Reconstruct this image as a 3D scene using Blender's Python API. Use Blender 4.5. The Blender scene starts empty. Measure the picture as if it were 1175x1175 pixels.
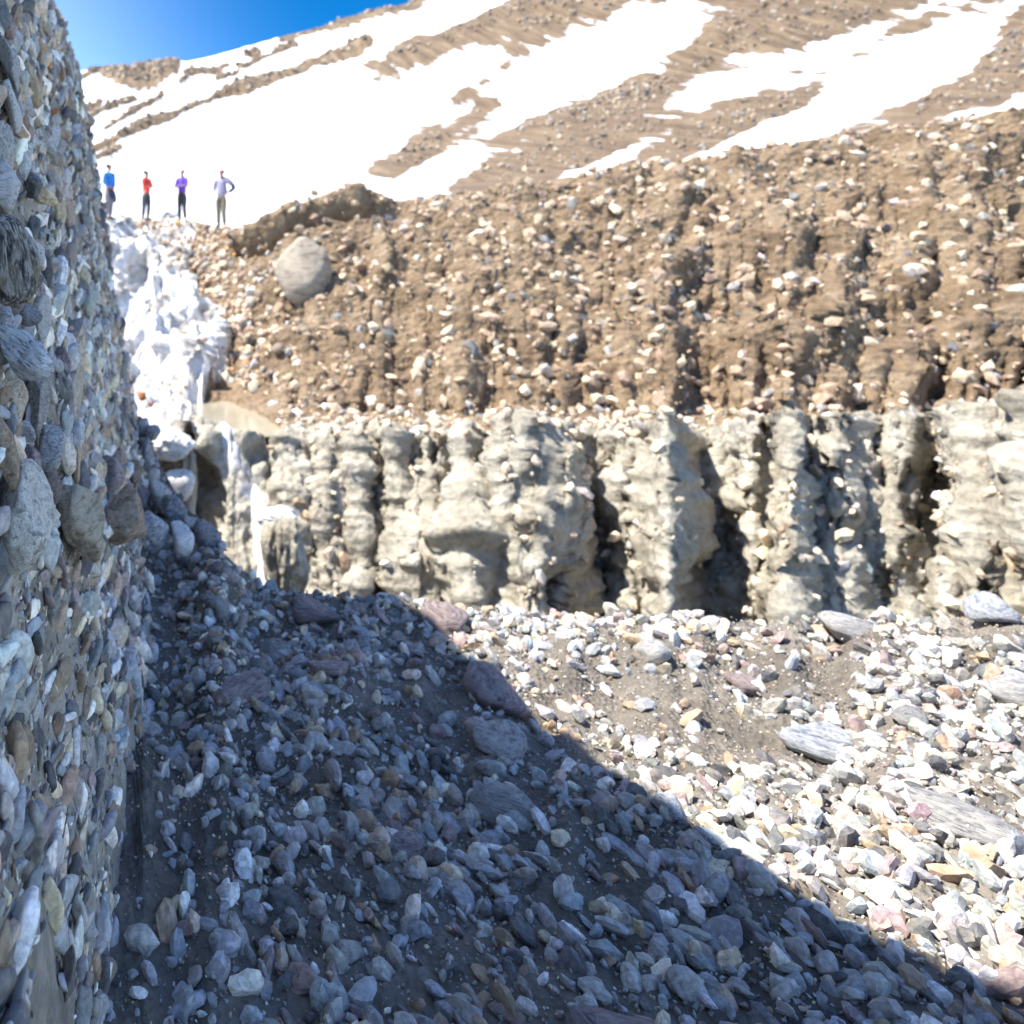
import bpy, bmesh, math, random
import numpy as np
from mathutils import Vector, Matrix, Euler

rng = np.random.default_rng(7)
random.seed(7)
SC = bpy.context.scene
COL = SC.collection

# ------------------------------------------------------------------ camera
# principal point of the photograph is its own centre; the frame is larger than the photograph,
# so the lens is shifted.  F is the focal length in photograph pixels.
F, CX, CY, W = 900.0, 168.0, 315.0, 1175.0
cam_d = bpy.data.cameras.new("camera")
cam = bpy.data.objects.new("camera", cam_d)
COL.objects.link(cam)
cam.location = (0, 0, 0)
cam.rotation_euler = (math.radians(90), 0, 0)
cam_d.sensor_width = 36
cam_d.lens = F / W * 36
cam_d.shift_x = (W / 2 - CX) / W
cam_d.shift_y = -(W / 2 - CY) / W
cam_d.clip_start = 0.02
cam_d.clip_end = 3000
cam_d.dof.use_dof = True
cam_d.dof.focus_distance = 1.9
cam_d.dof.aperture_fstop = 3.1
SC.camera = cam


def ray(x, y, Y):
    return np.array([(x - CX) / F * Y, Y, (CY - y) / F * Y])


# ------------------------------------------------------------------ noise (numpy)
def _hash(ix, iy, iz, seed):
    h = (ix.astype(np.int64) * 374761393 + iy.astype(np.int64) * 668265263 + iz.astype(np.int64) * 2147483647 + seed * 974634777) & 0x7FFFFFFF
    h = (h ^ (h >> 13)) * 1274126177 & 0x7FFFFFFF
    h = (h ^ (h >> 16)) * 1103515245 & 0x7FFFFFFF
    return ((h >> 8) & 0xFFFF) / 65535.0


def vnoise(p, seed=0):
    p = np.asarray(p, float)
    i = np.floor(p)
    f = p - i
    f = f * f * f * (f * (f * 6 - 15) + 10)
    ix, iy, iz = i[..., 0], i[..., 1], i[..., 2]
    r = 0
    for dx in (0, 1):
        wx = f[..., 0] if dx else 1 - f[..., 0]
        for dy in (0, 1):
            wy = f[..., 1] if dy else 1 - f[..., 1]
            for dz in (0, 1):
                wz = f[..., 2] if dz else 1 - f[..., 2]
                r = r + wx * wy * wz * _hash(ix + dx, iy + dy, iz + dz, seed)
    return r * 2 - 1


def fbm(p, octaves=4, seed=0, gain=0.5, ridged=False):
    p = np.asarray(p, float)
    a, s, t = 1.0, 0.0, 0.0
    for k in range(octaves):
        n = vnoise(p * (2.03 ** k) + 17.3 * k, seed + k)
        if ridged:
            n = 1 - 2 * np.abs(n)
        s = s + a * n
        t += a
        a *= gain
    return s / t


def worley(p, seed=0):
    """distance to the nearest and second feature point"""
    p = np.asarray(p, float)
    i = np.floor(p)
    d1 = np.full(p.shape[:-1], 9.0)
    d2 = np.full(p.shape[:-1], 9.0)
    cid = np.zeros(p.shape[:-1])
    for dx in (-1, 0, 1):
        for dy in (-1, 0, 1):
            for dz in (-1, 0, 1):
                c = i + np.array([dx, dy, dz])
                q = np.stack([_hash(c[..., 0], c[..., 1], c[..., 2], seed + k) for k in (11, 23, 37)], -1) + c
                d = np.linalg.norm(p - q, axis=-1)
                idc = _hash(c[..., 0], c[..., 1], c[..., 2], seed + 51)
                near = d < d1
                d2 = np.where(near, d1, np.minimum(d2, d))
                cid = np.where(near, idc, cid)
                d1 = np.where(near, d, d1)
    return d1, d2, cid


# ------------------------------------------------------------------ materials
def new_mat(name):
    m = bpy.data.materials.new(name)
    m.use_nodes = True
    nt = m.node_tree
    b = nt.nodes["Principled BSDF"]
    return m, nt, b


def N(nt, typ, **kw):
    n = nt.nodes.new(typ)
    for k, v in kw.items():
        if k in n.inputs:
            n.inputs[k].default_value = v
        else:
            setattr(n, k, v)
    return n


def L(nt, a, b):
    nt.links.new(a, b)


def ramp(nt, fac, stops, interp='LINEAR'):
    r = nt.nodes.new("ShaderNodeValToRGB")
    r.color_ramp.interpolation = interp
    e = r.color_ramp.elements
    while len(e) < len(stops):
        e.new(0.5)
    for k, (pos, c) in enumerate(stops):
        e[k].position = pos
        e[k].color = (c[0], c[1], c[2], 1) if not isinstance(c, float) else (c, c, c, 1)
    L(nt, fac, r.inputs[0])
    return r.outputs[0]


def noise(nt, vec, scale, detail=6, rough=0.6, dist=0.0):
    n = N(nt, "ShaderNodeTexNoise")
    n.inputs["Scale"].default_value = scale
    n.inputs["Detail"].default_value = detail
    n.inputs["Roughness"].default_value = rough
    n.inputs["Distortion"].default_value = dist
    L(nt, vec, n.inputs["Vector"])
    return n.outputs["Fac"]


def mix(nt, fac, a, b, blend='MIX'):
    m = N(nt, "ShaderNodeMix", data_type='RGBA', blend_type=blend)
    for sock, v in ((m.inputs[0], fac), (m.inputs[6], a), (m.inputs[7], b)):
        if isinstance(v, (int, float)):
            sock.default_value = v
        elif isinstance(v, tuple):
            sock.default_value = (v[0], v[1], v[2], 1)
        else:
            L(nt, v, sock)
    return m.outputs[2]


def bump(nt, b, h, strength, dist):
    n = N(nt, "ShaderNodeBump")
    n.inputs["Strength"].default_value = strength
    n.inputs["Distance"].default_value = dist
    L(nt, h, n.inputs["Height"])
    L(nt, n.outputs[0], b.inputs["Normal"])
    return n


def coords(nt, which="Object", scale=(1, 1, 1), rot=(0, 0, 0)):
    tc = N(nt, "ShaderNodeTexCoord")
    mp = N(nt, "ShaderNodeMapping")
    mp.inputs["Scale"].default_value = scale
    mp.inputs["Rotation"].default_value = rot
    L(nt, tc.outputs[which], mp.inputs["Vector"])
    return mp.outputs[0]


def lift(c, k=1.7):
    return tuple(min(0.8, x * k) for x in c)


def stone_mat(name, base, dark, light, streak=3.0, stretch=(1, 1, 4), rot=(0.4, 0.3, 0.2), contrast=(0.35, 0.65), rough=0.75, speck=0.35, stain=None):
    """schist / granite pebble: streaks, specks and a dusty film"""
    base, light = lift(base), lift(light, 1.45)
    m, nt, b = new_mat(name)
    oi = N(nt, "ShaderNodeObjectInfo")
    tc = N(nt, "ShaderNodeTexCoord")
    add = N(nt, "ShaderNodeVectorMath", operation='ADD')
    sc = N(nt, "ShaderNodeVectorMath", operation='SCALE')
    comb = N(nt, "ShaderNodeCombineXYZ")
    L(nt, oi.outputs["Random"], comb.inputs[0])
    L(nt, oi.outputs["Random"], comb.inputs[1])
    L(nt, comb.outputs[0], sc.inputs[0])
    sc.inputs["Scale"].default_value = 37.0
    L(nt, tc.outputs["Object"], add.inputs[0])
    L(nt, sc.outputs[0], add.inputs[1])
    mp = N(nt, "ShaderNodeMapping")
    mp.inputs["Scale"].default_value = stretch
    mp.inputs["Rotation"].default_value = rot
    L(nt, add.outputs[0], mp.inputs["Vector"])
    v = mp.outputs[0]
    s = noise(nt, v, streak, 8, 0.65, 0.9)
    c = ramp(nt, s, [(contrast[0], dark), (0.5, base), (contrast[1], light)])
    sp = noise(nt, add.outputs[0], 22, 4, 0.8)
    spk = ramp(nt, sp, [(0.38, 0.55), (0.55, 1.0), (0.72, 1.35)])
    c = mix(nt, speck, c, mix(nt, 1.0, c, spk, 'MULTIPLY'))
    if stain:
        st = noise(nt, add.outputs[0], 1.6, 5, 0.6)
        c = mix(nt, ramp(nt, st, [(0.5, 0.0), (0.66, 0.8)]), c, stain)
    dust = noise(nt, add.outputs[0], 5, 7, 0.7)
    c = mix(nt, ramp(nt, dust, [(0.46, 0.0), (0.70, 0.5)]), c, (0.52, 0.47, 0.40))
    var = N(nt, "ShaderNodeMapRange")
    L(nt, oi.outputs["Random"], var.inputs[0])
    var.inputs[3].default_value = 0.7
    var.inputs[4].default_value = 1.25
    hs = N(nt, "ShaderNodeHueSaturation")
    L(nt, var.outputs[0], hs.inputs["Value"])
    L(nt, c, hs.inputs["Color"])
    L(nt, hs.outputs[0], b.inputs["Base Color"])
    b.inputs["Roughness"].default_value = rough
    hh = N(nt, "ShaderNodeMath", operation='ADD')
    L(nt, s, hh.inputs[0])
    L(nt, sp, hh.inputs[1])
    bump(nt, b, hh.outputs[0], 0.55, 0.12)
    return m


def matte(name, c, rough=0.8, sc=30, amt=0.25):
    m, nt, b = new_mat(name)
    v = coords(nt)
    n = noise(nt, v, sc, 4)
    k = ramp(nt, n, [(0.3, tuple(x * (1 - amt) for x in c)), (0.7, tuple(min(1, x * (1 + amt)) for x in c))])
    L(nt, k, b.inputs["Base Color"])
    b.inputs["Roughness"].default_value = rough
    return m


M = {}
M['bluegrey'] = stone_mat("stone_blue_grey", (0.21, 0.23, 0.265), (0.08, 0.09, 0.115), (0.44, 0.46, 0.49))
M['grey'] = stone_mat("stone_grey", (0.25, 0.25, 0.25), (0.12, 0.12, 0.125), (0.42, 0.41, 0.40), streak=4)
M['white'] = stone_mat("stone_cream", (0.58, 0.55, 0.50), (0.36, 0.34, 0.31), (0.72, 0.70, 0.67), streak=2.5)
M['dark'] = stone_mat("stone_dark", (0.075, 0.08, 0.09), (0.03, 0.032, 0.038), (0.19, 0.19, 0.20))
M['brown'] = stone_mat("stone_brown", (0.22, 0.16, 0.115), (0.10, 0.07, 0.05), (0.36, 0.29, 0.22))
M['purple'] = stone_mat("stone_purple_brown", (0.19, 0.145, 0.15), (0.09, 0.065, 0.07), (0.32, 0.27, 0.27))
M['tan'] = stone_mat("stone_tan", (0.40, 0.34, 0.26), (0.23, 0.18, 0.13), (0.56, 0.50, 0.41), streak=2.2)
M['rust'] = stone_mat("stone_rust", (0.50, 0.15, 0.03), (0.30, 0.09, 0.02), (0.55, 0.24, 0.09), streak=2.0)
M['striped'] = stone_mat("stone_striped", (0.13, 0.125, 0.12), (0.025, 0.025, 0.028), (0.52, 0.50, 0.46), streak=2.4, stretch=(2.6, 2.6, 0.75), rot=(0, 0.55, 0), contrast=(0.44, 0.60), stain=(0.36, 0.27, 0.15))
M['veined'] = stone_mat("stone_veined", (0.34, 0.37, 0.41), (0.06, 0.07, 0.09), (0.68, 0.69, 0.71), streak=2.2, stretch=(0.9, 1.5, 3.6), rot=(0, 0.75, 0), contrast=(0.36, 0.60))
M['lichen'] = stone_mat("stone_speckled", (0.44, 0.41, 0.36), (0.22, 0.21, 0.19), (0.60, 0.57, 0.51), streak=5, stretch=(1, 1, 1), speck=0.8)
M['paleblue'] = stone_mat("stone_pale_blue", (0.47, 0.49, 0.52), (0.26, 0.28, 0.32), (0.66, 0.67, 0.69), streak=3)
M['beige'] = stone_mat('stone_grey_beige', (0.27, 0.225, 0.17), (0.20, 0.165, 0.12), (0.34, 0.29, 0.23), streak=1.4, speck=0.2)
M['round_tan'] = stone_mat("stone_round_tan", (0.42, 0.36, 0.28), (0.20, 0.16, 0.12), (0.56, 0.50, 0.42), streak=3.2, stretch=(1, 1, 2.5), stain=(0.36, 0.19, 0.06))


def ground_mat(name, c1, c2, c3, scale=3.0, bstr=0.7, bd=0.05, rough=0.9, fine=60):
    m, nt, b = new_mat(name)
    v = coords(nt)
    n1 = noise(nt, v, scale, 10, 0.65)
    n2 = noise(nt, v, scale * 7, 8, 0.7)
    c = ramp(nt, n1, [(0.3, c1), (0.5, c2), (0.72, c3)])
    g = ramp(nt, n2, [(0.35, 0.62), (0.55, 1.0), (0.75, 1.3)])
    c = mix(nt, 0.85, c, g, 'MULTIPLY')
    L(nt, c, b.inputs["Base Color"])
    b.inputs["Roughness"].default_value = rough
    vo = N(nt, "ShaderNodeTexVoronoi")
    vo.inputs["Scale"].default_value = fine * 0.4
    L(nt, v, vo.inputs["Vector"])
    h = N(nt, "ShaderNodeMath", operation='ADD')
    L(nt, n2, h.inputs[0])
    L(nt, vo.outputs["Distance"], h.inputs[1])
    bump(nt, b, h.outputs[0], bstr, bd)
    return m


M['matrix'] = ground_mat("cliff_matrix", (0.17, 0.135, 0.10), (0.39, 0.345, 0.285), (0.60, 0.555, 0.49), 2.2, 0.9, 0.02, fine=120)
M['bank'] = ground_mat("bank_earth", (0.13, 0.085, 0.045), (0.245, 0.17, 0.10), (0.36, 0.275, 0.18), 0.9, 0.9, 0.12, fine=14)
M['mud'] = ground_mat("glacial_mud", (0.25, 0.22, 0.165), (0.42, 0.385, 0.31), (0.58, 0.55, 0.48), 1.6, 0.8, 0.08, rough=0.7, fine=18)
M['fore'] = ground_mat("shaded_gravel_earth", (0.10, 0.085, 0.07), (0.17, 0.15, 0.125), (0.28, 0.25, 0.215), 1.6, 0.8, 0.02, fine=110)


def ice_mat(name, dirt=0.5):
    m, nt, b = new_mat(name)
    v = coords(nt)
    n1 = noise(nt, v, 1.3, 9, 0.68)
    n2 = noise(nt, v, 9, 6, 0.7)
    c = ramp(nt, n1, [(0.36, (0.27, 0.245, 0.21)), (0.36 + 0.16 * dirt, (0.52, 0.50, 0.47)), (0.58, (0.76, 0.77, 0.78))])
    c = mix(nt, ramp(nt, n2, [(0.62, 0.0), (0.72, 0.5)]), c, (0.40, 0.36, 0.31))
    L(nt, c, b.inputs["Base Color"])
    b.inputs["Roughness"].default_value = 0.55
    b.inputs["Subsurface Weight"].default_value = 0.0
    bump(nt, b, n2, 0.5, 0.1)
    return m


M['ice'] = ice_mat("dirty_ice", 0.6)
M['cleanice'] = ice_mat("wet_ice", 0.2)


def attr_stone_mat(name, bscale=40, bd=0.01):
    """loose gravel: every pebble carries its own colour"""
    m, nt, b = new_mat(name)
    a = N(nt, "ShaderNodeAttribute", attribute_name="pebble_colour")
    v = coords(nt)
    n = noise(nt, v, bscale, 7, 0.7, 0.5)
    k = ramp(nt, n, [(0.32, 0.42), (0.5, 1.0), (0.68, 1.6)])
    c = mix(nt, 0.8, a.outputs["Color"], k, 'MULTIPLY')
    ds = noise(nt, v, bscale * 0.35, 6, 0.7)
    c = mix(nt, ramp(nt, ds, [(0.47, 0.0), (0.70, 0.5)]), c, (0.46, 0.40, 0.32))
    L(nt, c, b.inputs["Base Color"])
    b.inputs["Roughness"].default_value = 0.8
    bump(nt, b, n, 0.5, bd)
    return m


M['gravel'] = attr_stone_mat("gravel_pebbles", 45, 0.012)
M['gravel_far'] = attr_stone_mat("bank_rubble", 9, 0.05)

# snow slope: rock shows where the attribute "rock" is high
m, nt, b = new_mat("snow_with_scree")
a = N(nt, "ShaderNodeAttribute", attribute_name="rock")
v = coords(nt, scale=(1, 0.10, 0.12))
n1 = noise(nt, v, 0.55, 10, 0.72)
n2 = noise(nt, v, 1.7, 8, 0.7)
ad = N(nt, "ShaderNodeMath", operation='MULTIPLY_ADD')
L(nt, n1, ad.inputs[0])
ad.inputs[1].default_value = 1.15
L(nt, a.outputs["Fac"], ad.inputs[2])
f = ramp(nt, ad.outputs[0], [(0.0, 0.0), (0.5, 1.0)])
sub = N(nt, "ShaderNodeMapRange")
L(nt, ad.outputs[0], sub.inputs[0])
sub.inputs[1].default_value = 0.93
sub.inputs[2].default_value = 1.0
rk = ramp(nt, n2, [(0.3, (0.06, 0.038, 0.02)), (0.5, (0.15, 0.10, 0.055)), (0.7, (0.26, 0.19, 0.115))])
sn = ramp(nt, n2, [(0.3, (0.80, 0.81, 0.84)), (0.6, (0.88, 0.88, 0.89))])
L(nt, mix(nt, sub.outputs[0], sn, rk), b.inputs["Base Color"])
b.inputs["Roughness"].default_value = 0.8
bump(nt, b, n2, 0.6, 0.5)
M['snow'] = m

# milky pool
m, nt, b = new_mat("silty_water")
v = coords(nt)
n1 = noise(nt, v, 1.2, 4)
L(nt, ramp(nt, n1, [(0.3, (0.31, 0.28, 0.205)), (0.7, (0.37, 0.34, 0.26))]), b.inputs["Base Color"])
b.inputs["Roughness"].default_value = 0.06
n2 = noise(nt, v, 9, 3)
bump(nt, b, n2, 0.15, 0.03)
M['water'] = m


# ------------------------------------------------------------------ mesh helpers
def link_mesh(name, verts, faces, mat=None, parent=None, smooth=True, kind=None, attrs=None):
    me = bpy.data.meshes.new(name)
    verts = np.asarray(verts, np.float32)
    faces = np.asarray(faces, np.int32)
    k = faces.shape[1]
    me.vertices.add(len(verts))
    me.vertices.foreach_set("co", verts.ravel())
    me.loops.add(faces.size)
    me.loops.foreach_set("vertex_index", faces.ravel())
    me.polygons.add(len(faces))
    me.polygons.foreach_set("loop_start", np.arange(0, faces.size, k, dtype=np.int32))
    me.polygons.foreach_set("use_smooth", np.full(len(faces), bool(smooth)))
    me.update(calc_edges=True)
    for an, av in (attrs or {}).items():
        av = np.asarray(av, np.float32)
        if av.ndim == 1:
            at = me.attributes.new(an, 'FLOAT', 'POINT')
            at.data.foreach_set("value", av)
        else:
            at = me.attributes.new(an, 'FLOAT_COLOR', 'POINT')
            at.data.foreach_set("color", np.concatenate([av, np.ones((len(av), 1), np.float32)], 1).ravel())
    if mat:
        me.materials.append(mat)
    o = bpy.data.objects.new(name, me)
    COL.objects.link(o)
    if parent:
        o.parent = parent
    if kind:
        o["kind"] = kind
    return o


def tag(o, label, cat, group=None):
    o["label"] = label
    o["category"] = cat
    if group:
        o["group"] = group
    return o


def sub_mesh(name, P, faces, keep, mat, kind='structure', attrs=None):
    fs = faces[keep]
    used = np.unique(fs)
    remap = np.full(len(P), -1, np.int64)
    remap[used] = np.arange(len(used))
    at = {k: v[used] for k, v in (attrs or {}).items()}
    return link_mesh(name, P[used], remap[fs], mat, kind=kind, attrs=at)


def grid_faces(nr, nc):
    i = np.arange(nr - 1)[:, None] * nc + np.arange(nc - 1)[None, :]
    return np.stack([i, i + 1, i + nc + 1, i + nc], -1).reshape(-1, 4)


def ico(sub):
    bm = bmesh.new()
    bmesh.ops.create_icosphere(bm, subdivisions=sub, radius=1)
    v = np.array([x.co[:] for x in bm.verts])
    f = np.array([[x.index for x in fc.verts] for fc in bm.faces])
    bm.free()
    v /= np.linalg.norm(v, axis=1)[:, None]
    return v, f


ICO = {k: ico(k) for k in (1, 2, 3, 4, 5)}


def rock_points(sub, seed, planes=10, sharp=26.0, rough=0.10, dmin=0.46):
    """unit-size stone: a sphere cut by random planes with softened edges, then roughened"""
    r = np.random.default_rng(seed)
    v, f = ICO[sub]
    nrm = r.normal(size=(planes, 3))
    nrm /= np.linalg.norm(nrm, axis=1)[:, None]
    d = r.uniform(dmin, 1.0, planes)
    dots = np.maximum(v @ nrm.T, 1e-3)
    rad = d / dots
    rad = np.minimum(rad, 3)
    k = np.concatenate([rad, np.full((len(v), 1), 1.05)], 1)
    rr = -np.log(np.exp(-sharp * k).sum(1)) / sharp
    rr = rr / rr.max()
    rr = rr * (1 + rough * fbm(v * 2.1 + seed, 4, seed) + rough * 0.35 * fbm(v * 9 + seed, 3, seed + 5))
    return v * rr[:, None], f


# ------------------------------------------------------------------ the far sheet: gully, mud step, bank, snow slope, ridge
def interp(x, xs, ys):
    return np.interp(x, xs, ys)


cols = np.concatenate([np.arange(-900, 90, 14.0), np.arange(90, 350, 1.25), np.arange(350, 1400, 3.0)])
nc = len(cols)
u = (cols - CX) / F
wob = fbm(np.stack([cols * 0.03, cols * 0, cols * 0], -1), 4, 3)
wob2 = fbm(np.stack([cols * 0.11, cols * 0 + 5, cols * 0], -1), 3, 9)
lip_y = interp(cols, [-900, 120, 170, 222, 262, 300, 336, 420, 600, 900, 1400], [480, 498, 500, 504, 499, 503, 508, 500, 492, 480, 460]) + wob * (4 + 22 * np.clip((cols - 345) / 90, 0, 1))
lip_Y = interp(cols, [-900, 200, 336, 700, 1400], [13.2, 13.2, 13.4, 12.2, 11]) + wob * (0.3 + 1.6 * np.clip((cols - 345) / 90, 0, 1))
crest_y = interp(cols, [-900, 60, 124, 168, 210, 240, 254, 276, 300, 336, 420, 560, 760, 1000, 1400], [252, 252, 253, 252, 254, 259, 262, 261, 256, 248, 236, 218, 186, 150, 100]) + wob * 2.0 + wob2 * 1.0
crest_Y = interp(cols, [-900, 124, 168, 210, 254, 300, 336, 600, 1000, 1400], [26, 25.5, 28.4, 27.5, 24.5, 23, 22, 22, 22, 21])
ridge_y = interp(cols, [-900, -100, 60, 93, 108, 128, 160, 188, 199, 206, 214, 235, 270, 310, 336, 420, 520, 700, 900, 1400], [130, 110, 90, 82, 78, 76.5, 73, 69.5, 68, 69, 71, 67, 57, 46, 38, 18, -6, -46, -84, -150]) + wob2 * 0.8
ridge_Y = np.full(nc, 115.0)
inpool = np.clip(np.minimum((cols - 214) / 14, (322 - cols) / 16), 0, 1)
pool_Z = -2.75


def Zy(y, Y):
    return (CY - y) / F * Y


lip_Z = Zy(lip_y, lip_Y)
foot_Y = interp(cols, [200, 226, 262, 300, 326, 350, 700, 1400], [17.6, 18.6, 18.0, 16.4, 15.4, 15.0, 14.6, 14.0]) + 0.4 * wob2 + 0.8 * wob * np.clip((cols - 345) / 90, 0, 1)
ctrl = [
    (np.full(nc, 6.5), np.full(nc, -7.2)),
    (lip_Y - 3.6, np.full(nc, -6.6)),
    (lip_Y - 1.7, lip_Z * 0.45 - 6.2 * 0.55),
    (lip_Y, lip_Z),
    (lip_Y + 0.5, pool_Z + 0.10 + 0 * cols),
    ((lip_Y + 0.5) * 0.55 + foot_Y * 0.45, pool_Z + 0.12 + 0 * cols),
    ((lip_Y + 0.5) * 0.15 + foot_Y * 0.85, pool_Z + 0.16 + 0 * cols),
    (foot_Y, pool_Z + 0.26 + 0.10 * wob2),
    (crest_Y - 0.6, Zy(crest_y + 5, crest_Y - 0.6)),
    (crest_Y, Zy(crest_y, crest_Y)),
    (crest_Y + 7, Zy(crest_y - 9, crest_Y + 7)),
    (np.full(nc, 60.0), Zy(ridge_y * 0.38 + crest_y * 0.62, 60.0)),
    (ridge_Y, Zy(ridge_y, ridge_Y)),
    (ridge_Y + 40, Zy(ridge_y, ridge_Y) - 25),
]
nrows = [20, 40, 70, 70, 16, 30, 30, 26, 250, 20, 60, 110, 130, 6]
nrows = [20, 36, 60, 16, 30, 24, 20, 260, 18, 60, 110, 120, 6]
YY, ZZ, SEG = [], [], []
for k, n in enumerate(nrows):
    t = (np.arange(n) / n)[:, None]
    YY.append(ctrl[k][0] * (1 - t) + ctrl[k + 1][0] * t)
    ZZ.append(ctrl[k][1] * (1 - t) + ctrl[k + 1][1] * t)
    SEG += [k] * n
YY = np.concatenate(YY)
ZZ = np.concatenate(ZZ)
SEG = np.array(SEG)
nr = len(SEG)
# the crack in the mud step, and the bulges of the step
PX = np.repeat(cols[None, :], nr, 0)
PY0 = CY - F * ZZ / YY
seg2 = SEG[:, None] + 0 * PX
deep = np.clip((PY0 - 505) / 60, 0, 1)
crack = np.exp(-((PX - (218 + 10 * deep)) / (9 + 7 * deep)) ** 2) * np.clip((PY0 - 500) / 25, 0, 1) * (seg2 <= 2)
YY = YY + crack * 2.4
P = np.stack([(PX - CX) / F * YY, YY, ZZ], -1)
# grid normals, pointing to the camera
du = np.gradient(P, axis=1)
dv = np.gradient(P, axis=0)
nrm = np.cross(du, dv)
nrm /= np.linalg.norm(nrm, axis=-1, keepdims=True) + 1e-9
nrm *= -np.sign((nrm * P).sum(-1, keepdims=True))
PYb = PY0.copy()

edge = 9 * fbm(np.stack([PX * 0.06, PYb * 0.06, 0 * PX], -1), 4, 21)
ice_right = np.interp(PYb, [240, 256, 266, 285, 300, 314, 338, 346, 352, 400, 438, 450, 462, 478, 490], [128, 142, 154, 166, 180, 200, 208, 232, 258, 262, 264, 238, 226, 220, 218])
ice_m = (PX + edge < ice_right) & (seg2 >= 4) & (seg2 <= 8)
ice_m |= (PX + edge < 218) & (seg2 >= 3) & (seg2 <= 7)
bank_rows = (seg2 >= 4) & (seg2 <= 8) & ~ice_m

# displacement
isbank = ((seg2 >= 7) & (seg2 <= 8)).astype(float)
ramp_in = np.clip((PYb - crest_y[None, :]) / 6, 0, 1) * np.clip((470 - PYb) / 40, 0.25, 1)
d = np.zeros_like(PX)
d += isbank * ramp_in * (0.34 * fbm(P * 0.7, 5, 31) + 0.16 * fbm(P * 2.3, 4, 32) + 0.05 * fbm(P * 8, 3, 33))
# overhanging lip with a shaded hollow under it, right of the people
yc = np.interp(cols, [262, 276, 288, 302, 320, 336, 380, 460], [284, 288, 287, 284, 273, 263, 256, 250])[None, :]
ins = np.clip(np.minimum((PX - 256) / 22, (470 - PX) / 60), 0, 1) * isbank
d += ins * (0.45 * np.exp(-((PYb - (yc - 9)) / 6.0) ** 2) - 0.75 * np.exp(-((PYb - (yc + 3)) / 3.6) ** 2))
# hollow below the big boulder
d += -0.7 * isbank * np.exp(-((PX - 332) / 14) ** 2 - ((PYb - 352) / 14) ** 2)
# gullies further right along the bank
d += isbank * ramp_in * np.clip((PX - 330) / 80, 0, 1) * (0.42 * fbm(np.stack([PX * 0.011 + 0.5 * fbm(P * 0.25, 3, 36), PYb * 0.009, 0 * PX], -1), 5, 35, ridged=True))
# basin of the pool
ex = (PX - 266) * 0.93 + (PYb - 474) * 0.36
ey = -(PX - 262) * 0.36 + (PYb - 474) * 0.93
basin = np.clip(1.25 - (ex / 52) ** 2 - (ey / 19) ** 2 + 0.55 * fbm(np.stack([PX * 0.05, PYb * 0.09, 0 * PX], -1), 3, 60), 0, 1) * ((seg2 >= 3) & (seg2 <= 7))
# chunky ice
im = np.zeros(PX.shape, bool)
im[1:-1, 1:-1] = ice_m[1:-1, 1:-1] | ice_m[1:-1, :-2] | ice_m[1:-1, 2:]
im &= PX > 60
Pi = P[im]
q = Pi * np.array([1.15, 0.8, 0.62])
q = q + 0.45 * np.stack([fbm(Pi * 1.3, 3, 41), fbm(Pi * 1.3, 3, 42), fbm(Pi * 1.3, 3, 43)], -1)
w1, w2, cid = worley(q, 4)
s1, s2, sid = worley(q * 2.3, 8)
icef = ice_m.astype(float)
icef[:, 1:-1] = (icef[:, :-2] + icef[:, 1:-1] + icef[:, 2:]) / 3
chunk = np.zeros(PX.shape)
chunk[im] = 0.85 * np.clip(w1, 0, 0.9) + 0.30 * np.clip(s1, 0, 0.9) + 0.55 * fbm(Pi * np.array([0.9, 0.5, 0.45]), 4, 47) + 0.18 * fbm(Pi * 1.8, 4, 45) + 0.07 * fbm(Pi * 6, 3, 44) - 0.35
fade_top = np.clip((PYb - 252) / 50, 0.25, 1)
d += icef * chunk * 1.15 * fade_top
d += (seg2 >= 3) * (seg2 < 7) * (1 - 0.4 * inpool[None, :]) * 0.13 * fbm(P * 2.2, 5, 46)
# mud step: flutes running down, knobs
mudm = (seg2 >= 1) & (seg2 <= 3)
wx = PX + 14 * fbm(P * 0.9, 3, 50)
fl = 0.55 * fbm(np.stack([wx * 0.05, PYb * 0.016, 0 * PX], -1), 5, 51) + 0.75 * fbm(P * 0.55, 3, 57) * np.clip((PX - 330) / 60, 0.35, 1.6)
tx = np.interp(PYb, [495, 510, 530, 560, 578, 600, 660], [256, 259, 265, 281, 296, 301, 304])
tw = np.interp(PYb, [495, 510, 560, 580, 660], [6, 7, 9, 13, 11])
calm = 1 - 0.8 * np.exp(-((PX - tx) / (1.8 * tw)) ** 2)
inph = np.clip((350 - PX) / 25, 0, 1)          # the smooth muddy blocks under the pool
d += mudm * calm * ((0.30 - 0.14 * inph) * fl + inph * 0.30 * fbm(P * np.array([1.3, 1.3, 0.9]), 2, 58) + 0.55 * fbm(P * np.array([0.8, 0.8, 0.5]), 4, 52) + 0.13 * fbm(P * np.array([2.6, 2.6, 1.7]), 4, 54, ridged=True) + (0.10 - 0.06 * inph) * fbm(P * 8, 3, 53)) * np.where(seg2 == 3, 0.35, 1.0)
# frozen trickle down the step
jit = 3.0 * fbm(np.stack([PX * 0.05, PYb * 0.09, 0 * PX], -1), 3, 55)
trick = (np.abs(PX + jit - tx) < tw) & (seg2 >= 1) & (seg2 <= 3)
d += np.exp(-((PX - tx) / tw) ** 2) * mudm * (0.14 + 0.05 * fbm(P * np.array([6, 6, 1.2]), 3, 59))
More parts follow.
